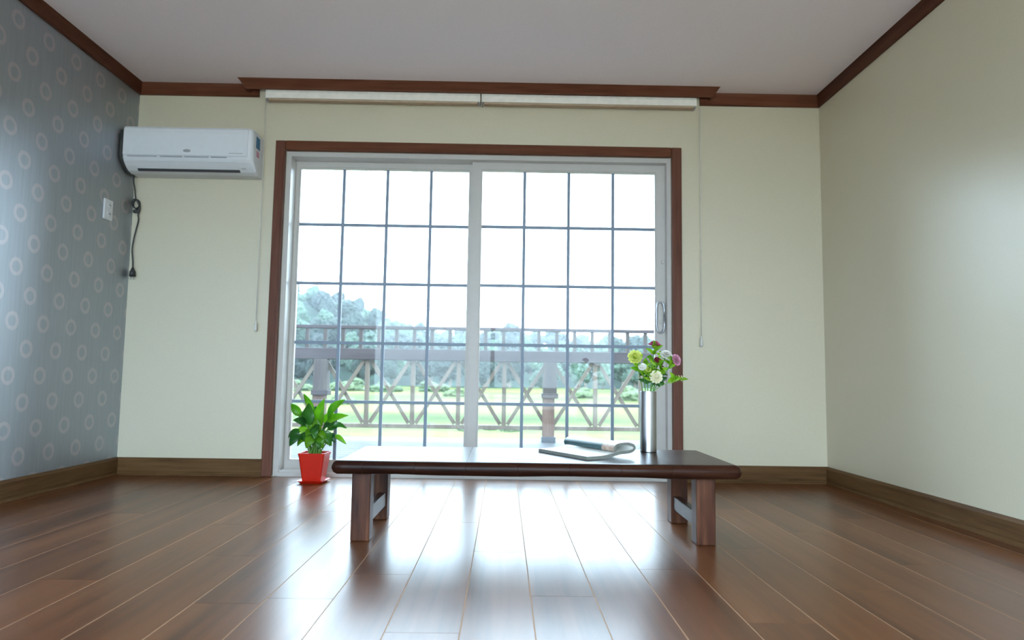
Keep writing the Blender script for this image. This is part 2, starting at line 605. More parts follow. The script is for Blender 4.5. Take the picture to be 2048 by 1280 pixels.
# ------------------------------------------------------------------ room shell
WT = .2
w = boxes_mesh('wall_back', [(XL - WT, OX0, D, D + WT, -.3, H + .2), (OX1, XR + WT, D, D + WT, -.3, H + .2), (OX0, OX1, D, D + WT, OZ1, H + .2), (OX0, OX1, D, D + WT, -.3, -.005)], 'wall')
struct(w, 'cream papered wall around the sliding glass door', 'wall')
w = boxes_mesh('wall_left', [(XL - WT, XL, YF - WT, D, -.3, H + .2)], 'rings')
struct(w, 'silver grey papered wall printed with pale rings', 'wall')
w = boxes_mesh('wall_right', [(XR, XR + WT, YF - WT, D, -.3, H + .2)], 'wall')
struct(w, 'plain cream papered side wall', 'wall')
w = boxes_mesh('wall_front', [(XL, RX0, YF - WT, YF, -.3, H + .2), (RX1, XR, YF - WT, YF, -.3, H + .2), (RX0, RX1, YF - WT, YF, RZ1, H + .2), (RX0, RX1, YF - WT, YF, -.3, -.005)], 'wall')
struct(w, 'cream papered wall facing the glass door', 'wall')
w = boxes_mesh('ceiling', [(XL, XR, YF, D, H, H + .2)], 'ceiling')
struct(w, 'pale papered flat ceiling', 'ceiling')
floor = boxes_mesh('floor', [(XL, XR, YF, D, -.25, -.0006)], 'joint')
struct(floor, 'dark walnut laminate plank floor', 'floor')

# floor planks, running towards the window
PW, GAP = .1762, .0030
lines = []
x = 1.14
while x > XL:
    x -= PW
x0 = x
rows = []
while x0 < XR:
    rows.append((max(x0, XL), min(x0 + PW, XR)))
    x0 += PW
for i, (a, b) in enumerate(rows):
    y = YF - (i * .47) % 1.22
    if abs((a + b) / 2 + .534) < .05:
        y = 1.886 - 1.22 * 4
    while y < D:
        y0, y1 = max(y, YF), min(y + 1.22, D)
        if y1 - y0 > .02 and b - a > .01:
            box('floor_plank', a + GAP / 2, b - GAP / 2, y0 + GAP / 4, y1 - GAP / 4, -.0006, 0, 'floor', floor)
        y += 1.22

# baseboards
skirt_prof = [(0, 0), (.017, 0), (.017, .006), (.0125, .010), (.0125, .020), (.0145, .022), (.0145, .086), (.010, .100), (0, .100)]
cx0, cx1 = -1.413, 1.067
for nm, path, mat, lab in (('baseboard_left', [(XL, YF), (XL, D), (cx0, D)], 'skirty', 'dark brown wooden baseboard along the ring patterned wall'),
                           ('baseboard_right', [(cx1, D), (XR, D), (XR, YF)], 'skirty', 'dark brown wooden baseboard along the plain cream side wall')):
    segs_b = [0] if nm == 'baseboard_left' else [1]
    v, f = sweep_plan(path, skirt_prof, segs_b)
    struct(mesh_obj(nm, v, f, mat), lab, 'baseboard')
    segs_b = [1] if nm == 'baseboard_left' else [0]
    v, f = sweep_plan(path, skirt_prof, segs_b)
    nm2 = 'baseboard_back' if nm == 'baseboard_left' else 'baseboard_back.001'
    struct(mesh_obj(nm2, v, f, 'skirt'), 'dark brown wooden baseboard below the air conditioner' if nm == 'baseboard_left' else 'dark brown baseboard between the door casing and plain side wall', 'baseboard')

# crown moulding with the boxed-out pelmet above the blinds
JOG = .065
crown_prof = [(0, H), (0, 2.294), (.012, 2.294), (.016, 2.300), (.018, 2.350), (.022, H)]
pelmet_prof = [(0, H), (0, 2.318), (.010, 2.318), (.014, 2.326), (.040, 2.362), (.048, H)]
PX0, PX1 = -1.581, 1.234
for nm, path, segs, prof_, mat, lab in (
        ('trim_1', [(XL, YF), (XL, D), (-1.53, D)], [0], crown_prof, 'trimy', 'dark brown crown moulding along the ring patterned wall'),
        ('trim_2', [(XL, YF), (XL, D), (-1.53, D)], [1], crown_prof, 'trim', 'short dark brown crown moulding above the air conditioner'),
        ('trim_3', [(PX0, D - .022), (PX0, D - JOG), (PX1, D - JOG), (PX1, D - .022)], [0, 1, 2], pelmet_prof, 'trim', 'brown boxed-out wooden pelmet above the roller blinds'),
        ('trim_4', [(1.185, D), (XR, D), (XR, YF)], [0], crown_prof, 'trim', 'short dark brown crown moulding between pelmet and plain side wall'),
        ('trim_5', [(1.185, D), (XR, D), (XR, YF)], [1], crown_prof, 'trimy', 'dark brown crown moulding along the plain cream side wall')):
    v, f = sweep_plan(path, prof_, segs)
    struct(mesh_obj(nm, v, f, mat), lab, 'moulding')

# door casing
CW = .06
CD = .022
def casing(name, lims, mat, lab):
    o = box(name, *lims, mat, bev=.006)
    struct(o, lab, 'casing')
casing('trim_7', (cx0, OX0, D - CD, D + .012, 0, 2.02), 'trimz', 'brown wooden door casing upright beside the air conditioner')
casing('trim_8', (OX1, cx1, D - CD, D + .012, 0, 2.02), 'trimz', 'brown wooden door casing upright beside the flowers')
casing('trim_9', (OX0, OX1, D - CD, D + .012, 1.96, 2.02), 'trim', 'brown wooden head casing above the sliding glass door')

# ------------------------------------------------------------------ sliding glass door
def sash(parent, x0, x1, z0, z1, yc, gx0, gx1, gz0, gz1, vx, hz, th=.036):
    """one sliding leaf: stiles and rails, glazing bars, single panes"""
    s = boxes_mesh('sash', [(x0, gx0, yc - th / 2, yc + th / 2, z0, z1), (gx1, x1, yc - th / 2, yc + th / 2, z0, z1),
                            (gx0, gx1, yc - th / 2, yc + th / 2, z0, gz0), (gx0, gx1, yc - th / 2, yc + th / 2, gz1, z1)], 'pvc', parent)
    # glazing bead step
    bw = .008
    boxes_mesh('glazing_bead', [(gx0, gx0 + bw, yc - .012, yc + .012, gz0, gz1), (gx1 - bw, gx1, yc - .012, yc + .012, gz0, gz1),
                                (gx0 + bw, gx1 - bw, yc - .012, yc + .012, gz0, gz0 + bw), (gx0 + bw, gx1 - bw, yc - .012, yc + .012, gz1 - bw, gz1)], 'pvc', s)
    for a in vx:
        box('glazing_bar', a - .0095, a + .0095, yc - .006, yc + .006, gz0, gz1, 'muntin', s)
    for h in hz:
        box('glazing_bar', gx0, gx1, yc - .0055, yc + .0055, h - .0095, h + .0095, 'muntin', s)
    xs = [gx0] + list(vx) + [gx1]
    zs = [gz0] + list(hz) + [gz1]
    for i in range(len(xs) - 1):
        for j in range(len(zs) - 1):
            box('glass_pane', xs[i] + .001, xs[i + 1] - .001, yc - .002, yc + .002, zs[j] + .001, zs[j + 1] - .001, 'glass', s)
    return s

win = empty('window_1', (0, 0, 0))
struct(win, 'white framed sliding glass door with grid panes', 'window')
FY0, FY1 = D + .014, D + .18
boxes_mesh('frame', [(OX0, OX0 + .030, FY0, FY1, 0, OZ1), (OX1 - .024, OX1, FY0, FY1, 0, OZ1), (OX0 + .03, OX1 - .024, FY0, FY1, OZ1 - .028, OZ1),
                     (OX0 + .03, OX1 - .024, D + .005, FY1, -.004, .022), (OX0 + .03, OX1 - .024, FY0 + .015, FY0 + .019, .022, .034), (OX0 + .03, OX1 - .024, FY0 + .066, FY0 + .070, .022, .034)], 'pvc', win)
YR, YL = D + .085, D + .135
sash(win, OX0 + .03, -.178, .024, 1.945, YL, -1.301, -.232, .079, 1.897, (-1.024, -.751, -.477), (.436, .797, 1.166, 1.536))
sr_ = sash(win, -.217, OX1 - .024, .024, 1.940, YR, -.160, .929, .079, 1.887, (.111, .386, .662), (.438, .797, 1.162, 1.529))
# handle: oval grip on a plate
def oval_loop(cx, cz, rx, rz, y, n=28):
    pts = []
    for k in range(n + 1):
        a = 2 * math.pi * k / n
        c, s_ = math.cos(a), math.sin(a)
        e = .55
        pts.append((cx + rx * math.copysign(abs(c) ** e, c), y, cz + rz * math.copysign(abs(s_) ** e, s_)))
    return pts
hy = YR - .018
tube('handle', oval_loop(.948, .978, .024, .092, hy - .024), .0055, 'handle', sr_, 8)
for z in (.900, 1.056):
    tube('handle_post', [(.965, hy, z), (.965, hy - .024, z)], .006, 'handle', sr_, 8)
box('handle_plate', .938, .978, hy - .005, hy, .888, 1.070, 'pvc', sr_, bev=.002)
box('latch', .958, .976, hy - .008, hy, 1.312, 1.336, 'pvc', sr_, bev=.003)

# large glazed door added behind the viewer to brighten the room with daylight
fill_win = empty('added_fill_window', (0, 0, 0))
struct(fill_win, 'wide white framed sliding glass door added in the unseen facing wall for fill daylight', 'window')
boxes_mesh('frame', [(RX0, RX0 + .04, YF - .16, YF - .04, 0, RZ1), (RX1 - .04, RX1, YF - .16, YF - .04, 0, RZ1), (RX0 + .04, RX1 - .04, YF - .16, YF - .04, RZ1 - .04, RZ1), (RX0 + .04, RX1 - .04, YF - .16, YF - .04, 0, .03)], 'pvc', fill_win)
xm = (RX0 + RX1) / 2
sash(fill_win, RX0 + .04, xm + .03, .03, RZ1 - .04, YF - .12, RX0 + .09, xm - .02, .09, RZ1 - .09, (), ())
sash(fill_win, xm - .03, RX1 - .04, .03, RZ1 - .04, YF - .08, xm + .02, RX1 - .09, .09, RZ1 - .09, (), ())

# ------------------------------------------------------------------ outside ground
def ground_z(x, y):
    z = -1.05
    if y > 14:
        z += .10 * math.sin(y * .21 + .6 * math.sin(x * .05)) + .06 * math.sin(x * .23 + y * .05)
        z += .5 * max(0, math.sin(y * .085 + x * .012) - .75)
    return z

def canopy(x):
    """height of the wooded ridge over the ground"""
    pts = [(-160, 40), (-95, 36), (-70, 31), (-54, 25.5), (-47, 24), (-40, 21.5), (-35, 18.5), (-27, 16.0), (-19, 13.8), (-9, 13.2), (-3, 14.4), (2, 14.0), (8, 13.0), (25, 12.4), (42, 11.8), (80, 13), (160, 18)]
    for (a, za), (b, zb) in zip(pts, pts[1:]):
        if x <= b:
            t = max(0, (x - a) / (b - a))
            return za + (zb - za) * t
    return pts[-1][1]

gx = [-260, -160, -100, -70] + [-50 + 4 * i for i in range(26)] + [70, 100, 160, 260]
gy = [-120, -60, -30, -15, -6, 0, 5, 9] + [12 + 3 * i for i in range(36)] + [128, 140, 170, 220, 300]
vv = [(a, b, ground_z(a, b)) for b in gy for a in gx]
ff = [(j * len(gx) + i, j * len(gx) + i + 1, (j + 1) * len(gx) + i + 1, (j + 1) * len(gx) + i) for j in range(len(gy) - 1) for i in range(len(gx) - 1)]
struct(mesh_obj('meadow', vv, ff, 'field', smooth=True), 'bright green meadow stretching to the trees', 'meadow')

struct(boxes_mesh('reflector', [(-14, 14, -20, YF - WT, -.35, -.06)], 'concrete'), 'pale concrete courtyard slab behind the house, added to bounce daylight in', 'reflector')  # unseen pale slab added to bounce daylight onto upper walls and ceiling

hx = [-170 + 5 * i for i in range(69)]
hy_ = [118, 128, 138, 148, 158, 168, 178, 190, 210, 240]
hp = [0, .12, .28, .46, .64, .82, .95, 1, .9, 0]
vv = []
for b, k in zip(hy_, hp):
    for a in hx:
        vv.append((a, b, -1.3 + k * (canopy(a * 180 / b) - 3.2) + (.8 * noise.noise(Vector((a * .1, b * .1, 0))) if 0 < k else 0)))
ff = [(j * len(hx) + i, j * len(hx) + i + 1, (j + 1) * len(hx) + i + 1, (j + 1) * len(hx) + i) for j in range(len(hy_) - 1) for i in range(len(hx) - 1)]
struct(mesh_obj('hill', vv, ff, 'hill', smooth=True), 'long wooded hill rising behind the meadow', 'hill')

# trees
def crown_geo(seed, n, rx, rz, sub=3):
    rnd = random.Random(seed)
    bm = bmesh.new()
    for i in range(n):
        a = rnd.uniform(0, 2 * math.pi)
        r = rnd.uniform(.15, .78) if i else 0
        c = Vector((math.cos(a) * r * rx, math.sin(a) * r * rx, rz * rnd.uniform(-.5, .75) * (1 - .6 * r)))
        s = rnd.uniform(.26, .42) if i else .6
        ret = bmesh.ops.create_icosphere(bm, subdivisions=sub, radius=1.0)
        for v in ret['verts']:
            d = v.co.normalized()
            k = 1 + .25 * noise.noise(d * 2.2 + Vector((seed, i, 0))) + .28 * noise.noise(d * 5 + Vector((i, seed, 3))) + .22 * noise.noise(d * 11)
            v.co = c + Vector((d.x * rx * s, d.y * rx * s, d.z * rz * s * 1.05)) * k
    me = bpy.data.meshes.new('crown')
    bm.to_mesh(me)
    bm.free()
    return me

TREES = []
for i, (mt, rx, rz) in enumerate((('tree', 3.2, 3.6), ('treel', 3.4, 3.2), ('tree', 2.9, 4.2), ('treel', 3.0, 3.6))):
    me = crown_geo(11 + i, 15, rx, rz)
    me.materials.append(M[mt])
    tv, tf = tube_geo([(0, 0, -.6), (.1, 0, 1.2), (0, .1, 3.2)], [.34, .26, .14], 7)
    tm = bpy.data.meshes.new('trunk')
    tm.from_pydata([tuple(p) for p in tv], [], tf)
    tm.materials.append(M['bark'])
    TREES.append((me, tm, rz))

def tree(name, kind, x, y, z, s, rz, label, group):
    me, tm, ch = TREES[kind]
    r = empty(name, (x, y, z), rz)
    r.scale = (s, s, s)
    tag(r, label, 'tree', group)
    c = bpy.data.objects.new('crown', me)
    c.location = (0, 0, 1.2 + ch)
    link(c, r)
    t = bpy.data.objects.new('trunk', tm)
    link(t, r)
    return r

rnd = random.Random(5)
# wood covering the hill
ROWS = ((122, .05, 'foot'), (129.5, .14, 'foot'), (137, .27, 'foot'), (144.5, .40, 'slope'), (152, .53, 'slope'), (159.5, .67, 'slope'), (167, .80, 'slope'), (174.5, .91, 'crest'), (182, .98, 'crest'))
for row, (yy, k, part) in enumerate(ROWS):
    xx = -92.0 + 3.3 * (row % 2)
    while xx < 66:
        X = xx + rnd.uniform(-.4, .4)
        Y = yy + rnd.uniform(-.7, .7)
        z = -1.3 + k * (canopy(X * 180 / Y) - 5.0)
        kd = rnd.choice((0, 1, 1, 2, 3))
        tone = 'dark' if kd in (0, 2) else 'pale'
        where = {'foot': 'at the foot of the wooded hill', 'slope': 'halfway up the wooded hill', 'crest': 'on the crest of the wooded hill'}[part]
        tree('hillside_tree', kd, X, Y, z - .5, rnd.uniform(.74, .92), rnd.uniform(0, 6.28), tone + ' hazy broadleaf tree ' + where, tone + ' trees ' + where)
        xx += rnd.uniform(6.3, 7.0)
# darker line of trees at the far edge of the meadow
for i in range(19):
    X = -45 + i * 4.6 + rnd.uniform(-.8, .8)
    Y = (98.5, 105.5)[i % 2] + rnd.uniform(-.8, .8)
    dark = X < 2
    tree('meadow_edge_tree', rnd.choice((0, 2)) if dark else rnd.choice((1, 3)), X, Y, ground_z(X, Y) - .9, rnd.uniform(.62, .82) if dark else rnd.uniform(.5, .7), rnd.uniform(0, 6.28),
         'dark dense tree standing at the far edge of the meadow' if dark else 'pale green tree standing at the far edge of the meadow', 'dark trees at the meadow edge' if dark else 'pale trees at the meadow edge')

# low bushes in the meadow
BU = crown_geo(31, 6, 1.0, .62)
BU.materials.append(M['bush'])
for i, (X, Y, s) in enumerate(((-1.0, 20.5, .34), (-.35, 21.2, .26), (.15, 20.6, .30), (-2.4, 22.6, .22), (-21, 70, 1.9), (-16.5, 74, 2.3), (-12, 68, 1.7), (-7.5, 72, 2.0), (-4, 60, 1.2),
                              (7, 62, 1.5), (11, 58, 2.0), (15.5, 66, 2.2), (19.5, 60, 1.8), (-26, 64, 2.0), (-9, 38, .9), (9, 30, .6), (12, 46, 1.4))):
    o = bpy.data.objects.new('meadow_bush', BU)
    o.location = (X, Y, ground_z(X, Y) + .28 * s)
    o.scale = (s * 1.25, s, s)
    o.rotation_euler = (0, 0, i * 1.7)
    link(o)
    near = i < 4
    tag(o, 'small weedy clump growing just beyond the deck' if near else 'rounded bush standing in the meadow before the trees', 'bush', 'weedy clumps beyond the deck' if near else 'bushes in the meadow')

# humid summer haze hanging against the wooded hill
hz = boxes_mesh('hill_haze', [(-190, 190, 111, 200, -1.5, 27)], 'soil')
hm, nt, b = new_mat('haze')
nt.nodes.remove(b)
vsn = nt.nodes.new('ShaderNodeVolumeScatter')
vsn.inputs['Color'].default_value = (.86, .94, 1.0, 1)
vsn.inputs['Density'].default_value = .0009
nt.links.new(vsn.outputs['Volume'], nt.nodes['Material Output'].inputs['Volume'])
hz.data.materials[0] = hm
hz['kind'] = 'stuff'
tag(hz, 'thin white summer haze hanging in front of the wooded hill', 'haze')

# ------------------------------------------------------------------ deck and railing
DZ = -.02
deck = empty('wooden_deck', (0, 5.6, DZ))
tag(deck, 'grey weathered wooden deck outside the glass door', 'deck')
yb = D + WT + .01
while yb < 6.93:
    box('deck_board', -5.2, 5.4, yb, yb + .138, DZ - .03, DZ, 'deck', deck, bev=.003, origin=(0, 5.6, DZ))
    yb += .145
for xj in (-4.4, -2.2, 0, 2.2, 4.4):
    box('joist', xj - .05, xj + .05, D + WT + .02, 6.95, DZ - .2, DZ - .03, 'railz', deck, origin=(0, 5.6, DZ))
for xj in (-4.3, 0.1, 4.5):
    for yj in (4.6, 6.7):
        box('support_post', xj - .06, xj + .06, yj - .06, yj + .06, -1.2, DZ - .2, 'railz', deck, origin=(0, 5.6, DZ))

RY = 6.74
rl = empty('deck_railing', (0, RY, DZ))
tag(rl, 'wooden deck railing with crossed braces and thick handrail', 'railing')
O = (0, RY, DZ)
RXA, RXB = -5.1, 5.2
box('top_rail', RXA, RXB, RY - .03, RY + .03, 1.058, 1.092, 'rail', rl, bev=.004, origin=O)
box('handrail', RXA, RXB, RY - .055, RY + .055, .755, .865, 'rail', rl, bev=.006, origin=O)
box('lower_rail', RXA, RXB, RY - .025, RY + .025, .095, .135, 'brace', rl, bev=.003, origin=O)
p2 = .452
BAY = .4480
posts = [p2 + 5 * BAY * k for k in (-2, -1, 0, 1, 2)]
def upright(i):
    return p2 + BAY * i
for i in range(-12, 11):
    xx = upright(i)
    if i % 5 == 0:
        box('post', xx - .066, xx + .066, RY - .066, RY + .066, .44, .755, 'railz', rl, bev=.005, origin=O)
        box('post', xx - .070, xx + .046, RY - .058, RY + .058, DZ, .42, 'postlow', rl, bev=.005, origin=O)
        box('post_collar', xx - .080, xx + .080, RY - .080, RY + .080, .405, .455, 'rail', rl, bev=.006, origin=O)
        box('post_shoe', xx - .078, xx + .058, RY - .068, RY + .068, DZ, .035, 'metal_shoe', rl, bev=.003, origin=O)
    else:
        box('upright', xx - .021, xx + .021, RY - .02, RY + .02, .135, .755, 'brace', rl, bev=.003, origin=O)
    # crossed braces of the bay to the right
    z0b, z1b = .135, .755
    xa, xb = xx + .03, upright(i + 1) - .03
    L_ = math.hypot(xb - xa, z1b - z0b) - .02
    an = math.atan2(z1b - z0b, xb - xa)
    for s, yo in ((1, -.012), (-1, .012)):
        o = box('brace', -.018, .018, -.011, .011, -L_ / 2, L_ / 2, 'brace', rl, bev=.002)
        o.location = ((xa + xb) / 2, yo, (z0b + z1b) / 2 - DZ)
        o.rotation_euler = (0, s * (math.pi / 2 - an), 0)
i = 0
xx = RXA + .03
BS = .1755
xx = -1.94 - BS * 18
while xx < RXB:
    if xx > RXA:
        box('baluster', xx - .017, xx + .017, RY - .02, RY + .02, .865, 1.058, 'railz', rl, bev=.002, origin=O)
    xx += BS

# ------------------------------------------------------------------ roller blinds in the pelmet
def blind(x0, x1, label, cord_x, cord_z):
    r = empty('roller_blind', ((x0 + x1) / 2, D - .04, 2.25))
    O = tuple(r.location)
    tag(r, label, 'blind', None)
    prof = [(-.004, 2.322), (-.045, 2.326), (-.060, 2.318), (-.064, 2.302), (-.062, 2.268), (-.004, 2.268)]
    v = [(xx - O[0], D + d - O[1], z - O[2]) for xx in (x0, x1) for d, z in prof]
    k = len(prof)
    f = [(a, (a + 1) % k, k + (a + 1) % k, k + a) for a in range(k)] + [tuple(range(k)), tuple(range(k, 2 * k))]
    mesh_obj('cassette', v, f, 'blind', r)
    # rolled fabric and bottom bar peeking out
    tube('fabric_roll', [(x0 + .012 - O[0], D - .034 - O[1], 2.280 - O[2]), (x1 - .012 - O[0], D - .034 - O[1], 2.280 - O[2])], .010, 'blind', r, 12)
    box('bottom_bar', x0 + .014, x1 - .014, D - .060, D - .020, 2.256, 2.268, 'blindbar', r, bev=.003, origin=O)
    for e in (x0 + .001, x1 - .009):
        box('end_bracket', e, e + .008, D - .058, D - .002, 2.258, 2.328, 'grey_plastic', r, bev=.002, origin=O)
    c = tube('pull_cord', [(cord_x - O[0], D - .03 - O[1], 2.27 - O[2]), (cord_x - O[0], D - .027 - O[1], 1.6 - O[2]), (cord_x - O[0], D - .025 - O[1], cord_z - O[2])], .0022, 'cordw', r, 6)
    wv = lathe('cord_weight', [(.0005, .0), (.008, .002), (.0095, .012), (.007, .05), (.003, .062), (.0005, .063)], 'cordw', c, 12, (cord_x - O[0], D - .025 - O[1], cord_z - .05 - O[2]))
    return r
blind(-1.472, -.171, 'rolled-up cream roller blind on the air conditioner side of pelmet', -1.480, .90)
blind(-.163, 1.150, 'rolled-up cream roller blind over the door handle side', 1.178, .85)

# ------------------------------------------------------------------ air conditioner
ax0, ax1 = -2.240, -1.487
ac = empty('air_conditioner', ((ax0 + ax1) / 2, D, 1.775))
tag(ac, 'white wall-mounted air conditioner in the corner beside ring wallpaper', 'air conditioner')
O = (ac.location.x, D, 1.775)
def ac_local(x, d, z):
    return (x - O[0], -d, z - O[2])
prof = [(0, 1.775), (.085, 1.775), (.120, 1.783), (.152, 1.803), (.176, 1.826), (.186, 1.842), (.190, 1.90), (.190, 1.99), (.186, 2.018), (.176, 2.028), (.160, 2.031), (0, 2.031)]
xs = [(ax0, .004), (ax0 + .006, 0), (ax1 - .03, 0), (ax1 - .012, .004), (ax1 - .004, .011), (ax1, .022)]
v, f = [], []
for xx, ins in xs:
    for d, z in prof:
        dd = d - ins if d > .15 else d
        zz = z - ins * .5 if z > 2.0 else (z + ins * .3 if z < 1.79 else z)
        v.append(ac_local(xx, dd, zz))
k = len(prof)
for i in range(len(xs) - 1):
    f += [(i * k + a, i * k + (a + 1) % k, (i + 1) * k + (a + 1) % k, (i + 1) * k + a) for a in range(k)]
f += [tuple(range(k)), tuple((len(xs) - 1) * k + a for a in range(k))]
mesh_obj('body', v, f, 'white_plastic', ac)
# front panel skin
v, f = [], []
pf = [(.1895, 1.856), (.194, 1.860), (.195, 1.90), (.195, 1.99), (.192, 2.016), (.182, 2.0285), (.175, 2.029)]
for xx in (ax0 + .004, ax1 - .028):
    for d, z in pf:
        v.append(ac_local(xx, d, z))
k = len(pf)
f = [(a, a + 1, k + a + 1, k + a) for a in range(k - 1)] + [tuple(range(k)), tuple(range(k, 2 * k)), (0, k - 1, 2 * k - 1, k)]
mesh_obj('front_panel', v, f, 'white_plastic', ac)
# panel seam dashes
for a, b in ((ax0 + .03, ax0 + .20), (ax0 + .22, ax0 + .345), (ax0 + .36, ax0 + .50), (ax0 + .515, ax0 + .605)):
    box('seam_slot', a, b, D - .1945, D - .186, 1.848, 1.853, 'grey_plastic', ac, origin=O)
# louver lying on the sloping lower front
def slope_box(name, x0, x1, t0, t1, mat, parent, proud=.004):
    A, B = Vector((.120, 1.783)), Vector((.184, 1.840))
    dv = (B - A)
    nv = Vector((dv.y, -dv.x)).normalized()
    pts = [A + dv * t0, A + dv * t1]
    v = []
    for xx in (x0, x1):
        for p in (pts[0] - nv * .004, pts[1] - nv * .004, pts[1] + nv * proud, pts[0] + nv * proud):
            v.append(ac_local(xx, p.x, p.y))
    f = [(0, 1, 2, 3), (4, 5, 6, 7), (0, 1, 5, 4), (1, 2, 6, 5), (2, 3, 7, 6), (3, 0, 4, 7)]
    return mesh_obj(name, v, f, mat, parent)
slope_box('louver', ax0 + .07, ax1 - .095, .26, .86, 'white_plastic', ac, .006)
slope_box('air_slot', ax0 + .065, ax1 - .09, .02, .22, 'slot', ac, .0055)
slope_box('receiver_window', ax1 - .075, ax1 - .05, .3, .6, 'grey_plastic', ac, .0055)
# maker's badge and a small printed line (too blurred to read in the photograph)
bd = lathe('badge', [(.0001, .0), (.022, .0), (.022, .0012), (.0001, .0012)], 'grey_plastic', ac, 24, ac_local(ax0 + .375, .1945, 1.885))
bd.rotation_euler = (math.pi / 2, 0, 0)
bd.scale = (1, .38, 1)
box('printed_line', ax1 - .135, ax1 - .055, D - .1955, D - .194, 1.872, 1.876, 'grey_plastic', ac, origin=O)
# energy sticker on the end face
box('sticker', ax1 - .002, ax1 + .001, D - .135, D - .075, 1.93, 2.0, 'teal', ac, origin=O)
box('sticker', ax1 - .002, ax1 + .001, D - .125, D - .085, 1.88, 1.915, 'mauve', ac, origin=O)

# power cord with coil and plug
pw = empty('power_cord', (-2.235, D - .02, 1.176))
tag(pw, 'black power cord with plug hanging loosely below the air conditioner', 'cord')
O = (-2.235, D - .02, 1.176)
pts = [(-2.236, 4.02, 1.80), (-2.245, 4.045, 1.74), (-2.243, 4.06, 1.70), (-2.238, 4.066, 1.645), (-2.222, 4.068, 1.612), (-2.216, 4.066, 1.592), (-2.232, 4.062, 1.580), (-2.250, 4.056, 1.597), (-2.249, 4.052, 1.622),
       (-2.232, 4.050, 1.634), (-2.214, 4.054, 1.618), (-2.212, 4.060, 1.594), (-2.228, 4.068, 1.578), (-2.248, 4.070, 1.592), (-2.252, 4.072, 1.618), (-2.236, 4.074, 1.636), (-2.217, 4.074, 1.620), (-2.212, 4.073, 1.580),
       (-2.220, 4.072, 1.545), (-2.216, 4.072, 1.510), (-2.226, 4.072, 1.455), (-2.238, 4.072, 1.39), (-2.243, 4.072, 1.33), (-2.234, 4.070, 1.265), (-2.230, 4.068, 1.215)]
pts = [tuple(a - b for a, b in zip(p, O)) for p in pts]
tube('cable', smooth_path(pts, 5), .0042, 'dark', pw, 8)
tube('plug', [(.005, .0, .045), (.005, 0, .030), (.005, 0, .020), (.005, -.0, -.008)], [.006, .010, .017, .0185], 'dark', pw, 14)
for dx in (-.009, .009):
    tube('plug_pin', [(.005 + dx, 0, -.008), (.005 + dx, 0, -.026)], .0024, 'chrome', pw, 8)
box('cable_tie', -.011, .023, -.012, .008, .376, .396, 'dark', pw, bev=.004)
# black strip painting in the shaded gap at the unit's wall-side end
ps = tube('gap_shade_strip', [(-2.2515, 4.07, 2.02), (-2.2515, 3.93, 2.01), (-2.2515, 3.905, 1.98), (-2.2515, 3.902, 1.86), (-2.2515, 3.92, 1.825), (-2.2515, 3.98, 1.782), (-2.2495, 4.05, 1.778)], .0105, 'dark')
tag(ps, 'black strip painting in the shaded gap between air conditioner end and ring wallpaper', 'shade strip')

# outlet plate on the ring wall
sw = empty('wall_socket', (XL, 3.826, 1.512))
tag(sw, 'white double wall socket plate on ring patterned wallpaper', 'socket')
O = (XL, 3.826, 1.512)
box('plate', XL, XL + .010, 3.786, 3.866, 1.454, 1.570, 'white_plastic', sw, bev=.003, origin=O)
for z in (1.488, 1.538):
    c = lathe('socket_face', [(.0001, .004), (.014, .004), (.017, .0), (.0185, .0005), (.019, .0)], 'white_plastic', sw, 20, (.0105, 0, z - 1.512))
    c.rotation_euler = (0, math.pi / 2, 0)
    for dy in (-.007, .007):
        h = box('socket_hole', -.0012, .0012, -.0022, .0022, -.0022, .0022, 'slot', c)
        h.location = (0, dy, .0045)
        h.rotation_euler = (0, math.pi / 2, 0)

# ------------------------------------------------------------------ low table
TX0, TX1, TY0, TY1, TZ0, TZ1 = -.612, .862, 2.470, 3.035, .243, .293
tb = empty('low_table', (.125, 2.75, 0))
tag(tb, 'low dark-stained wooden table with rounded edge in front of the door', 'table')
OT = (.125, 2.75, 0)
def wav(x, s):
    return .0035 * math.sin(8.3 * x + s) + .002 * math.sin(21 * x + 2 * s)
def top_profile(x, sh=1.0, ins=0.0):
    zc, hh = (TZ0 + TZ1) / 2, (TZ1 - TZ0) / 2
    y0, y1 = TY0 + wav(x, .4) + ins, TY1 + wav(x, 2.2) - ins
    r = .024
    P = []
    n = 6
    ztop = zc + hh
    for k in range(n + 1):
        a = math.pi / 2 + math.pi * k / n
        P.append((y0 + r + r * math.cos(a), zc + hh * math.copysign(abs(math.sin(a)) ** .8, math.sin(a)) + (wav(x, 5) * .5 if math.sin(a) < 0 else 0)))
    zb_ = zc - hh + wav(x, 5) * .5
    P += [(y0 + r + .006, zb_), (y1 - r - .006, zb_)]
    for k in range(n + 1):
        a = -math.pi / 2 + math.pi * k / n
        P.append((y1 - r + r * math.cos(a), zc + hh * math.copysign(abs(math.sin(a)) ** .8, math.sin(a)) + (wav(x, 5) * .5 if math.sin(a) < 0 else 0)))
    P += [(y1 - r - .006, ztop), (y0 + r + .006, ztop)]
    return [(y, zc + (z - zc) * sh) for y, z in P]
seams = [TX0, -.500, -.315, -.130, .055, .240, .425, .610, .795, TX1]
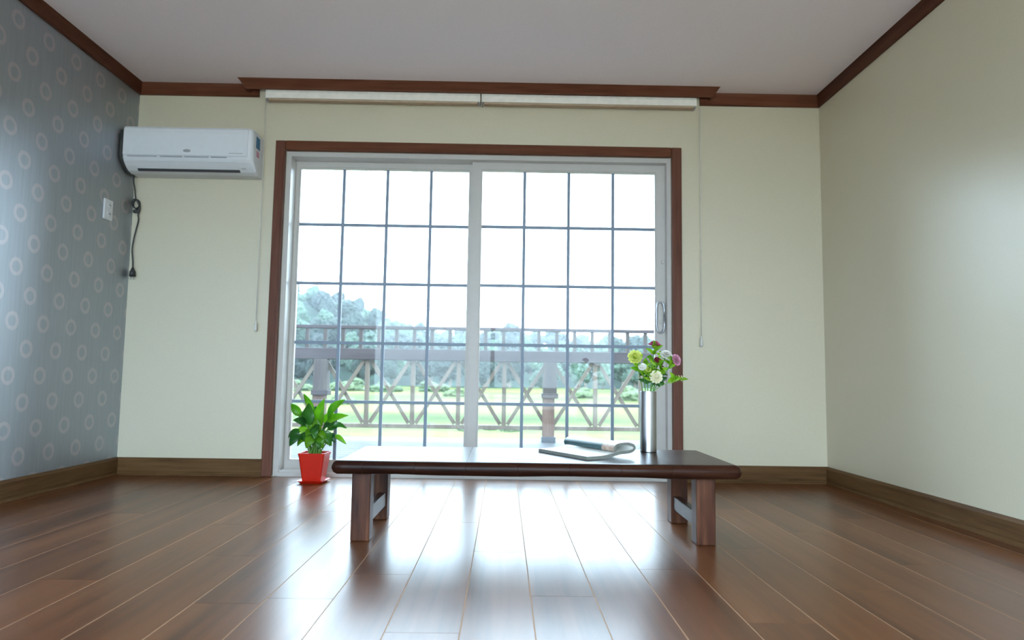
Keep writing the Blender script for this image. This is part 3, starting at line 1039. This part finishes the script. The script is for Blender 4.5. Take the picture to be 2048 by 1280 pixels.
for i in range(len(seams) - 1):
    a, b = seams[i], seams[i + 1]
    g = .0003
    sec = []
    if i == 0:
        sec += [(a, .45, .012), (a + .006, .8, .005), (a + .018, 1, 0)]
    else:
        sec += [(a + g, 1, 0)]
    sec += [(a + (b - a) * t, 1, 0) for t in (.35, .65)]
    if i == len(seams) - 2:
        sec += [(b - .018, 1, 0), (b - .006, .8, .005), (b, .45, .012)]
    else:
        sec += [(b - g, 1, 0)]
    v, f = [], []
    for xx, sh, ins in sec:
        v += [(xx - OT[0], y - OT[1], z) for y, z in top_profile(xx, sh, ins)]
    k = 18
    for j in range(len(sec) - 1):
        f += [(j * k + q, j * k + (q + 1) % k, (j + 1) * k + (q + 1) % k, (j + 1) * k + q) for q in range(k)]
    f += [tuple(range(k)), tuple((len(sec) - 1) * k + q for q in range(k))]
    o = mesh_obj('top_plank', v, f, 'table', tb)
    me = o.data
    me.polygons.foreach_set('use_smooth', [len(p.vertices) == 4 for p in me.polygons])
    try:
        me.set_sharp_from_angle(angle=math.radians(38))
    except Exception:
        pass
for xa, xb in ((-.546, -.478), (.709, .779)):
    for ya, yb_ in ((2.526, 2.598), (2.905, 2.977)):
        box('leg', xa, xb, ya, yb_, 0, TZ0 + .004, 'tablez', tb, bev=.004, origin=OT)
    xm_ = (xa + xb) / 2
    box('stretcher', xm_ - .016 + (.012 if xa < 0 else -.012), xm_ + .016 + (.012 if xa < 0 else -.012), 2.598, 2.905, .058, .112, 'table', tb, bev=.003, origin=OT)
    box('cross_batten', xa + .006, xb - .006, 2.53, 2.975, TZ0 - .022, TZ0 + .006, 'table', tb, bev=.002, origin=OT)

# ------------------------------------------------------------------ magazine
mg = empty('magazine', (.316, 2.585, TZ1))
tag(mg, 'open magazine with a rolled-over end lying on the table', 'magazine')
av = Vector((-.515, .860, 0))       # along the roll
bv = Vector((.860, .515, 0))        # across, towards the roll
LEN = .325
mid = smooth_path([(0, .0055), (.03, .0052), (.07, .0062), (.105, .012), (.145, .0225), (.185, .0205), (.212, .0150)], 4)
mid = smooth_path([(0, 0, .0068), (.04, 0, .0068), (.08, 0, .0082), (.12, 0, .0135), (.16, 0, .0200), (.195, 0, .0215), (.220, 0, .0250), (.234, 0, .0345), (.228, 0, .0455), (.205, 0, .0530), (.172, 0, .0540), (.146, 0, .0500), (.134, 0, .0400), (.136, 0, .0280)], 5)
def th_at(i, n):
    t = i / (n - 1)
    return .0066 * (1 - .3 * t)
n = len(mid)
up_, dn_ = [], []
for i, p in enumerate(mid):
    t = (mid[min(i + 1, n - 1)] - mid[max(i - 1, 0)]).normalized()
    nn = Vector((-t.z, 0, t.x))
    h = th_at(i, n)
    up_.append(p + nn * h)
    dn_.append(p - nn * h)
v, f, fm = [], [], []
LS = [0, .075, .15, .225, LEN]
for s in LS:
    for q in up_ + dn_[::-1]:
        sag = 0
        v.append(bv * q.x + av * s + Vector((0, 0, max(q.z + sag, .0003))))
k = 2 * n
curl = next(i for i, p in enumerate(mid) if p.x > .226)
for j in range(len(LS) - 1):
    for q in range(k):
        f.append((j * k + q, j * k + (q + 1) % k, (j + 1) * k + (q + 1) % k, (j + 1) * k + q))
        if q == n - 1 or q == k - 1:
            fm.append(1)
        elif q < n - 1:
            fm.append(0 if q < curl else 0)
        else:
            r_ = k - 2 - q
            fm.append((3 if j == 0 else 2) if r_ > curl - 6 else 2)
for j in (0, len(LS) - 1):
    for q in range(n - 1):
        f.append((j * k + q, j * k + q + 1, j * k + k - 2 - q, j * k + k - 1 - q))
        fm.append(1)
me = mesh_obj('pages', v, f, ['paper', 'page_edge', 'cover', 'print'], mg, smooth=False, fmats=fm)

# ------------------------------------------------------------------ vase with flowers
VX, VY = .617, 2.925
vz = TZ1
lathe_o = lathe('flower_vase', [(.0001, .0), (.033, .0), (.0350, .002), (.0350, .252), (.0345, .255), (.0325, .255), (.0320, .252), (.0320, .012), (.0001, .012)], 'chrome', None, 48, (VX, VY, vz + .0004))
tag(lathe_o, 'tall polished steel cylinder vase holding flowers on the table', 'vase')
me = lathe_o.data
try:
    me.set_sharp_from_angle(angle=math.radians(40))
except Exception:
    pass

def px_to_world(u, w_, Y):
    d = RM @ Vector(((u - 1024) / F_PX, 1, (640 - w_) / F_PX))
    t = Y / d.y
    return Vector((d.x * t, Y, CAM_H + d.z * t))

def petal_bloom(name, c, nrm, R, hgt, rings, mats, parent, seed=0, cup=.5):
    """layered bloom: rings of curved petals round a centre"""
    rnd = random.Random(seed)
    nrm = Vector(nrm).normalized()
    a = Vector((0, 0, 1)) if abs(nrm.z) < .9 else Vector((1, 0, 0))
    u = nrm.cross(a).normalized()
    w_ = nrm.cross(u)
    v, f = [], []
    for ri in range(rings):
        t = ri / max(1, rings - 1)
        rr = R * (1 - .78 * t)
        npet = max(5, int(13 - 6 * t))
        lift = hgt * t
        for k_ in range(npet):
            an = 2 * math.pi * (k_ + .5 * (ri % 2)) / npet + rnd.uniform(-.1, .1)
            d = u * math.cos(an) + w_ * math.sin(an)
            s = nrm.cross(d)
            wd = rr * (1.5 * math.pi / npet) * .62 + R * .05
            n0 = len(v)
            for i_, (q, wq) in enumerate(((.05, .3), (.4, .85), (.75, 1.0), (1.0, .45))):
                up = lift + cup * rr * (q ** 2) * (.25 + .75 * t) - (1 - t) * R * .10 * q + R * .08 * math.sin(q * 3)
                base = Vector(c) + d * rr * q + nrm * up
                v += [base - s * wd * wq + nrm * R * .04, base - nrm * R * .03, base + s * wd * wq + nrm * R * .04]
                if i_:
                    m0 = n0 + 3 * (i_ - 1)
                    f += [(m0, m0 + 1, m0 + 4, m0 + 3), (m0 + 1, m0 + 2, m0 + 5, m0 + 4)]
    return mesh_obj(name, v, f, mats, parent, smooth=True)

def leaf_geo(base, tip, width, normal, bend=.12, fold=.12, n=7, shape='ovate'):
    base, tip = Vector(base), Vector(tip)
    ax = tip - base
    L_ = ax.length
    ax.normalize()
    nr = Vector(normal)
    nr = (nr - ax * nr.dot(ax))
    if nr.length < 1e-4:
        nr = ax.orthogonal()
    nr.normalize()
    sd = ax.cross(nr)
    v, f = [], []
    for i in range(n + 1):
        t = i / n
        wv = math.sin(math.pi * min(1, t ** .80 * .97 + .03)) ** .8 * (1 - .18 * t)
        if i == n:
            wv = 0.02
        c = base + ax * L_ * t + nr * (bend * L_ * (4 * t * (1 - t)))
        h = width / 2 * wv
        v += [c - sd * h + nr * fold * h, c, c + sd * h + nr * fold * h]
        if i:
            a = 3 * (i - 1)
            f += [(a, a + 1, a + 4, a + 3), (a + 1, a + 2, a + 5, a + 4)]
    return v, f

def leaf(name, base, tip, width, normal, mat, parent, bend=.12, fold=.15):
    v, f = leaf_geo(base, tip, width, normal, bend, fold)
    o = mesh_obj(name, v, f, mat, parent, smooth=True)
    md = o.modifiers.new('thickness', 'SOLIDIFY')
    md.thickness = .0007
    return o

VO = Vector((VX, VY, vz))
mouth = VO + Vector((0, 0, .25))
flowers = [
    # px, py, dY, radius, height, rings, petals material, label, facing
    (1309, 690, .00, .0225, .012, 4, 'magenta', 'magenta flower standing highest in the steel vase', (0, -.25, 1)),
    (1270, 714, -.01, .0260, .016, 4, 'lime', 'large lime-yellow flower in the steel vase', (-.2, -1, .35)),
    (1332, 711, .015, .0235, .016, 4, 'white_p', 'large white flower beside the magenta flower', (.1, -.7, .8)),
    (1352, 720, .00, .0215, .012, 4, 'mauve', 'mauve-pink flower against the brown door casing', (.6, -.9, .25)),
    (1315, 720, -.015, .0130, .012, 3, 'maroon', 'small maroon flower in the middle of the bouquet', (0, -.8, .6)),
    (1312, 754, -.035, .0235, .016, 5, 'cream_p', 'cream pompom flower with yellow heart low in the bouquet', (0, -1, .15)),
    (1285, 734, -.02, .0150, .012, 3, 'white_p', 'small white flower beside the large lime-yellow one', (-.2, -.9, .5)),
    (1296, 739, -.025, .0120, .010, 3, 'lime', 'small yellow-green flower amid the bouquet leaves', (0, -.9, .5)),
    (1360, 757, -.005, .0130, .014, 3, 'cream_p', 'pale closed flower on a side stem before the casing', (.8, -.4, .5)),
    (1290, 722, .02, .0085, .010, 2, 'maroon', 'tiny dark bud between lime-yellow and maroon flowers', (0, -.4, .9)),
    (1323, 733, .01, .0085, .010, 2, 'maroon', 'tiny dark bud below the large white flower', (.2, -.4, .9)),
]
rnd = random.Random(3)
for i, (u, w_, dy, R, hg, rings, mt, lab, fac) in enumerate(flowers):
    c = px_to_world(u, w_, VY + dy)
    bx, by = rnd.uniform(-.014, .014), rnd.uniform(-.014, .014)
    root = empty('cut_flower', tuple(c))
    tag(root, lab, 'flower', 'flowers in the steel vase')
    foot = VO + Vector((bx, by, .03)) - c
    lip = mouth + Vector((max(-.022, min(.022, (c.x - VX) * .35)), by, 0)) - c
    ncv = Vector(fac).normalized()
    path = smooth_path([foot, (foot + lip) / 2, lip, lip * .45 + Vector((0, 0, .01)), -ncv * .012, -ncv * .002], 4)
    tube('stem', path, .0022, 'stemg', root, 6)
    R *= 1.22
    petal_bloom('bloom', (0, 0, 0), ncv, R, hg, rings, mt, root, i, cup=.75 if rings > 2 else 1.2)
    # green calyx under the bloom
    vcal, fcal = tube_geo([-ncv * .014, -ncv * .008, -ncv * .001], [.003, R * .42, R * .5], 10)
    mesh_obj('calyx', vcal, fcal, 'fl_leaf', root, smooth=True)
    if mt == 'lime' and R > .02 or mt == 'cream_p' and R > .02:
        vh, fh = tube_geo([ncv * .002, ncv * (hg + .004), ncv * (hg + .009)], [R * .42, R * .36, R * .12], 12)
        mesh_obj('flower_heart', vh, fh, 'lime' if mt == 'lime' else 'cream_p', root, smooth=True)
    # stem leaves
    nl = 8 if R > .014 else 5
    for q in range(nl):
        t = .30 + .6 * q / nl
        p = path[int((len(path) - 1) * (.52 + .36 * q / nl))]
        an = rnd.uniform(0, 2 * math.pi)
        dirv = Vector((math.cos(an), math.sin(an) * .6, rnd.uniform(-.1, 1.0)))
        ln = rnd.uniform(.030, .052)
        leaf('leaf', p, p + dirv.normalized() * ln, rnd.uniform(.018, .028), (0, -1, .6), 'fl_leafd' if q < 2 else 'fl_leaf', root, bend=.12)

# ------------------------------------------------------------------ potted plant
PXc, PYc = -1.052, 3.885
pp = empty('potted_plant', (PXc, PYc, 0), math.radians(-2))
tag(pp, 'leafy green plant in a square red pot beside the door', 'potted plant')
def frustum(name, z0, h0, z1, h1, mat, parent, inner=None, r=.012):
    """square tapering shell with rounded corners"""
    def ring(hh, z):
        rr = min(r, hh * .4)
        out = []
        for qx, qy, a0 in ((1, 1, 0), (-1, 1, 90), (-1, -1, 180), (1, -1, 270)):
            for k_ in range(4):
                a = math.radians(a0 + 30 * k_)
                out.append((qx * (hh - rr) + rr * math.cos(a), qy * (hh - rr) + rr * math.sin(a), z))
        return out
    levels = [(h0, z0), (h1, z1)]
    if inner:
        levels += [(h1 - inner, z1), (h0 - inner, z0 + inner)]
    v, f = [], []
    for hh, z in levels:
        v += ring(hh, z)
    k = 16
    for j in range(len(levels) - 1):
        f += [(j * k + q, j * k + (q + 1) % k, (j + 1) * k + (q + 1) % k, (j + 1) * k + q) for q in range(k)]
    f += [tuple(range(k)), tuple((len(levels) - 1) * k + q for q in range(k))]
    return mesh_obj(name, v, f, mat, parent)
frustum('saucer', 0, .058, .016, .076, 'pot', pp, inner=.006)
frustum('pot', .008, .052, .150, .071, 'pot', pp, inner=.004)
frustum('pot_rim', .150, .0725, .166, .0745, 'pot', pp, inner=.005)
frustum('soil', .135, .063, .154, .066, 'soil', pp)
inv = Matrix.Rotation(math.radians(2), 3, 'Z')
def plant_pt(u, w_, dy):
    p = px_to_world(u, w_, PYc + dy)
    return inv @ (p - Vector((PXc, PYc, 0)))
# base px, tip px, depth of base and tip, width, kind
LV = [
    ((640, 856), (649, 797), -.01, -.02, .066, 'leaf'),
    ((656, 838), (691, 799), .01, -.03, .066, 'leaf'),
    ((654, 846), (697, 831), -.02, -.06, .046, 'leaf'),
    ((622, 850), (618, 806), -.01, .02, .066, 'leafd'),
    ((628, 826), (607, 787), .02, .05, .030, 'leaf'),
    ((600, 832), (582, 807), .01, .02, .040, 'leaf'),
    ((612, 848), (586, 840), -.02, -.05, .046, 'leafd'),
    ((608, 838), (598, 822), .02, .06, .036, 'leafd'),
    ((602, 868), (579, 893), -.04, -.07, .046, 'leafd'),
    ((604, 862), (576, 876), .01, .03, .036, 'leafd'),
    ((664, 852), (694, 857), -.01, -.04, .030, 'leafd'),
    ((670, 870), (693, 889), -.04, -.06, .024, 'leaf'),
    ((662, 866), (670, 886), -.03, -.06, .030, 'leafd'),
    ((628, 872), (612, 897), -.05, -.08, .050, 'leaf'),
    ((640, 868), (646, 898), -.05, -.08, .050, 'leaf'),
    ((634, 852), (628, 880), -.05, -.08, .044, 'leafd'),
    ((648, 862), (660, 893), -.03, -.07, .044, 'leafd'),
    ((618, 864), (606, 884), -.03, -.06, .040, 'leafd'),
    ((632, 836), (632, 812), .04, .07, .060, 'leafd'),
    ((650, 848), (668, 826), .05, .08, .056, 'leaf'),
    ((620, 858), (602, 850), .05, .09, .050, 'leaf'),
    ((656, 860), (680, 846), .05, .09, .050, 'leafd'),
    ((636, 864), (634, 836), -.03, -.05, .046, 'leaf'),
    ((646, 858), (664, 848), -.04, -.07, .040, 'leafd'),
    ((616, 872), (600, 884), .03, .07, .044, 'leafd'),
    ((650, 876), (672, 874), .03, .07, .040, 'leaf'),
    ((626, 862), (640, 850), -.05, -.07, .036, 'leafd'),
]
rnd = random.Random(9)
for k in range(20):
    an = 2 * math.pi * k / 20
    bu, bw = 632 + 16 * math.cos(an) + rnd.uniform(-5, 5), 872 + rnd.uniform(-14, 10)
    LV.append(((bu, bw), (bu + 20 * math.cos(an) + rnd.uniform(-6, 6), bw + rnd.uniform(-16, 22)), -.05 * math.sin(an) - .01, -.085 * math.sin(an) - .01, rnd.uniform(.030, .042), rnd.choice(('leaf', 'leafd', 'leaf'))))
for i, (b0, t0, db, dt, wd, mt) in enumerate(LV):
    B, T = plant_pt(b0[0], b0[1], db), plant_pt(t0[0], t0[1], dt)
    root_ = Vector((rnd.uniform(-.03, .03), rnd.uniform(-.03, .03), .15))
    midp = root_.lerp(B, .55) + Vector((0, 0, .02))
    lf = leaf('leaf', B, T, wd * 1.3, (rnd.uniform(-.4, .4), -.8, .7), mt, pp, bend=.10 if T.z > B.z else .2, fold=.28)
    tube('leaf_stalk', smooth_path([root_, midp, B, B.lerp(T, .9)], 4), [.0038 - .0028 * q / 12 for q in range(13)], 'stemg', lf, 6)
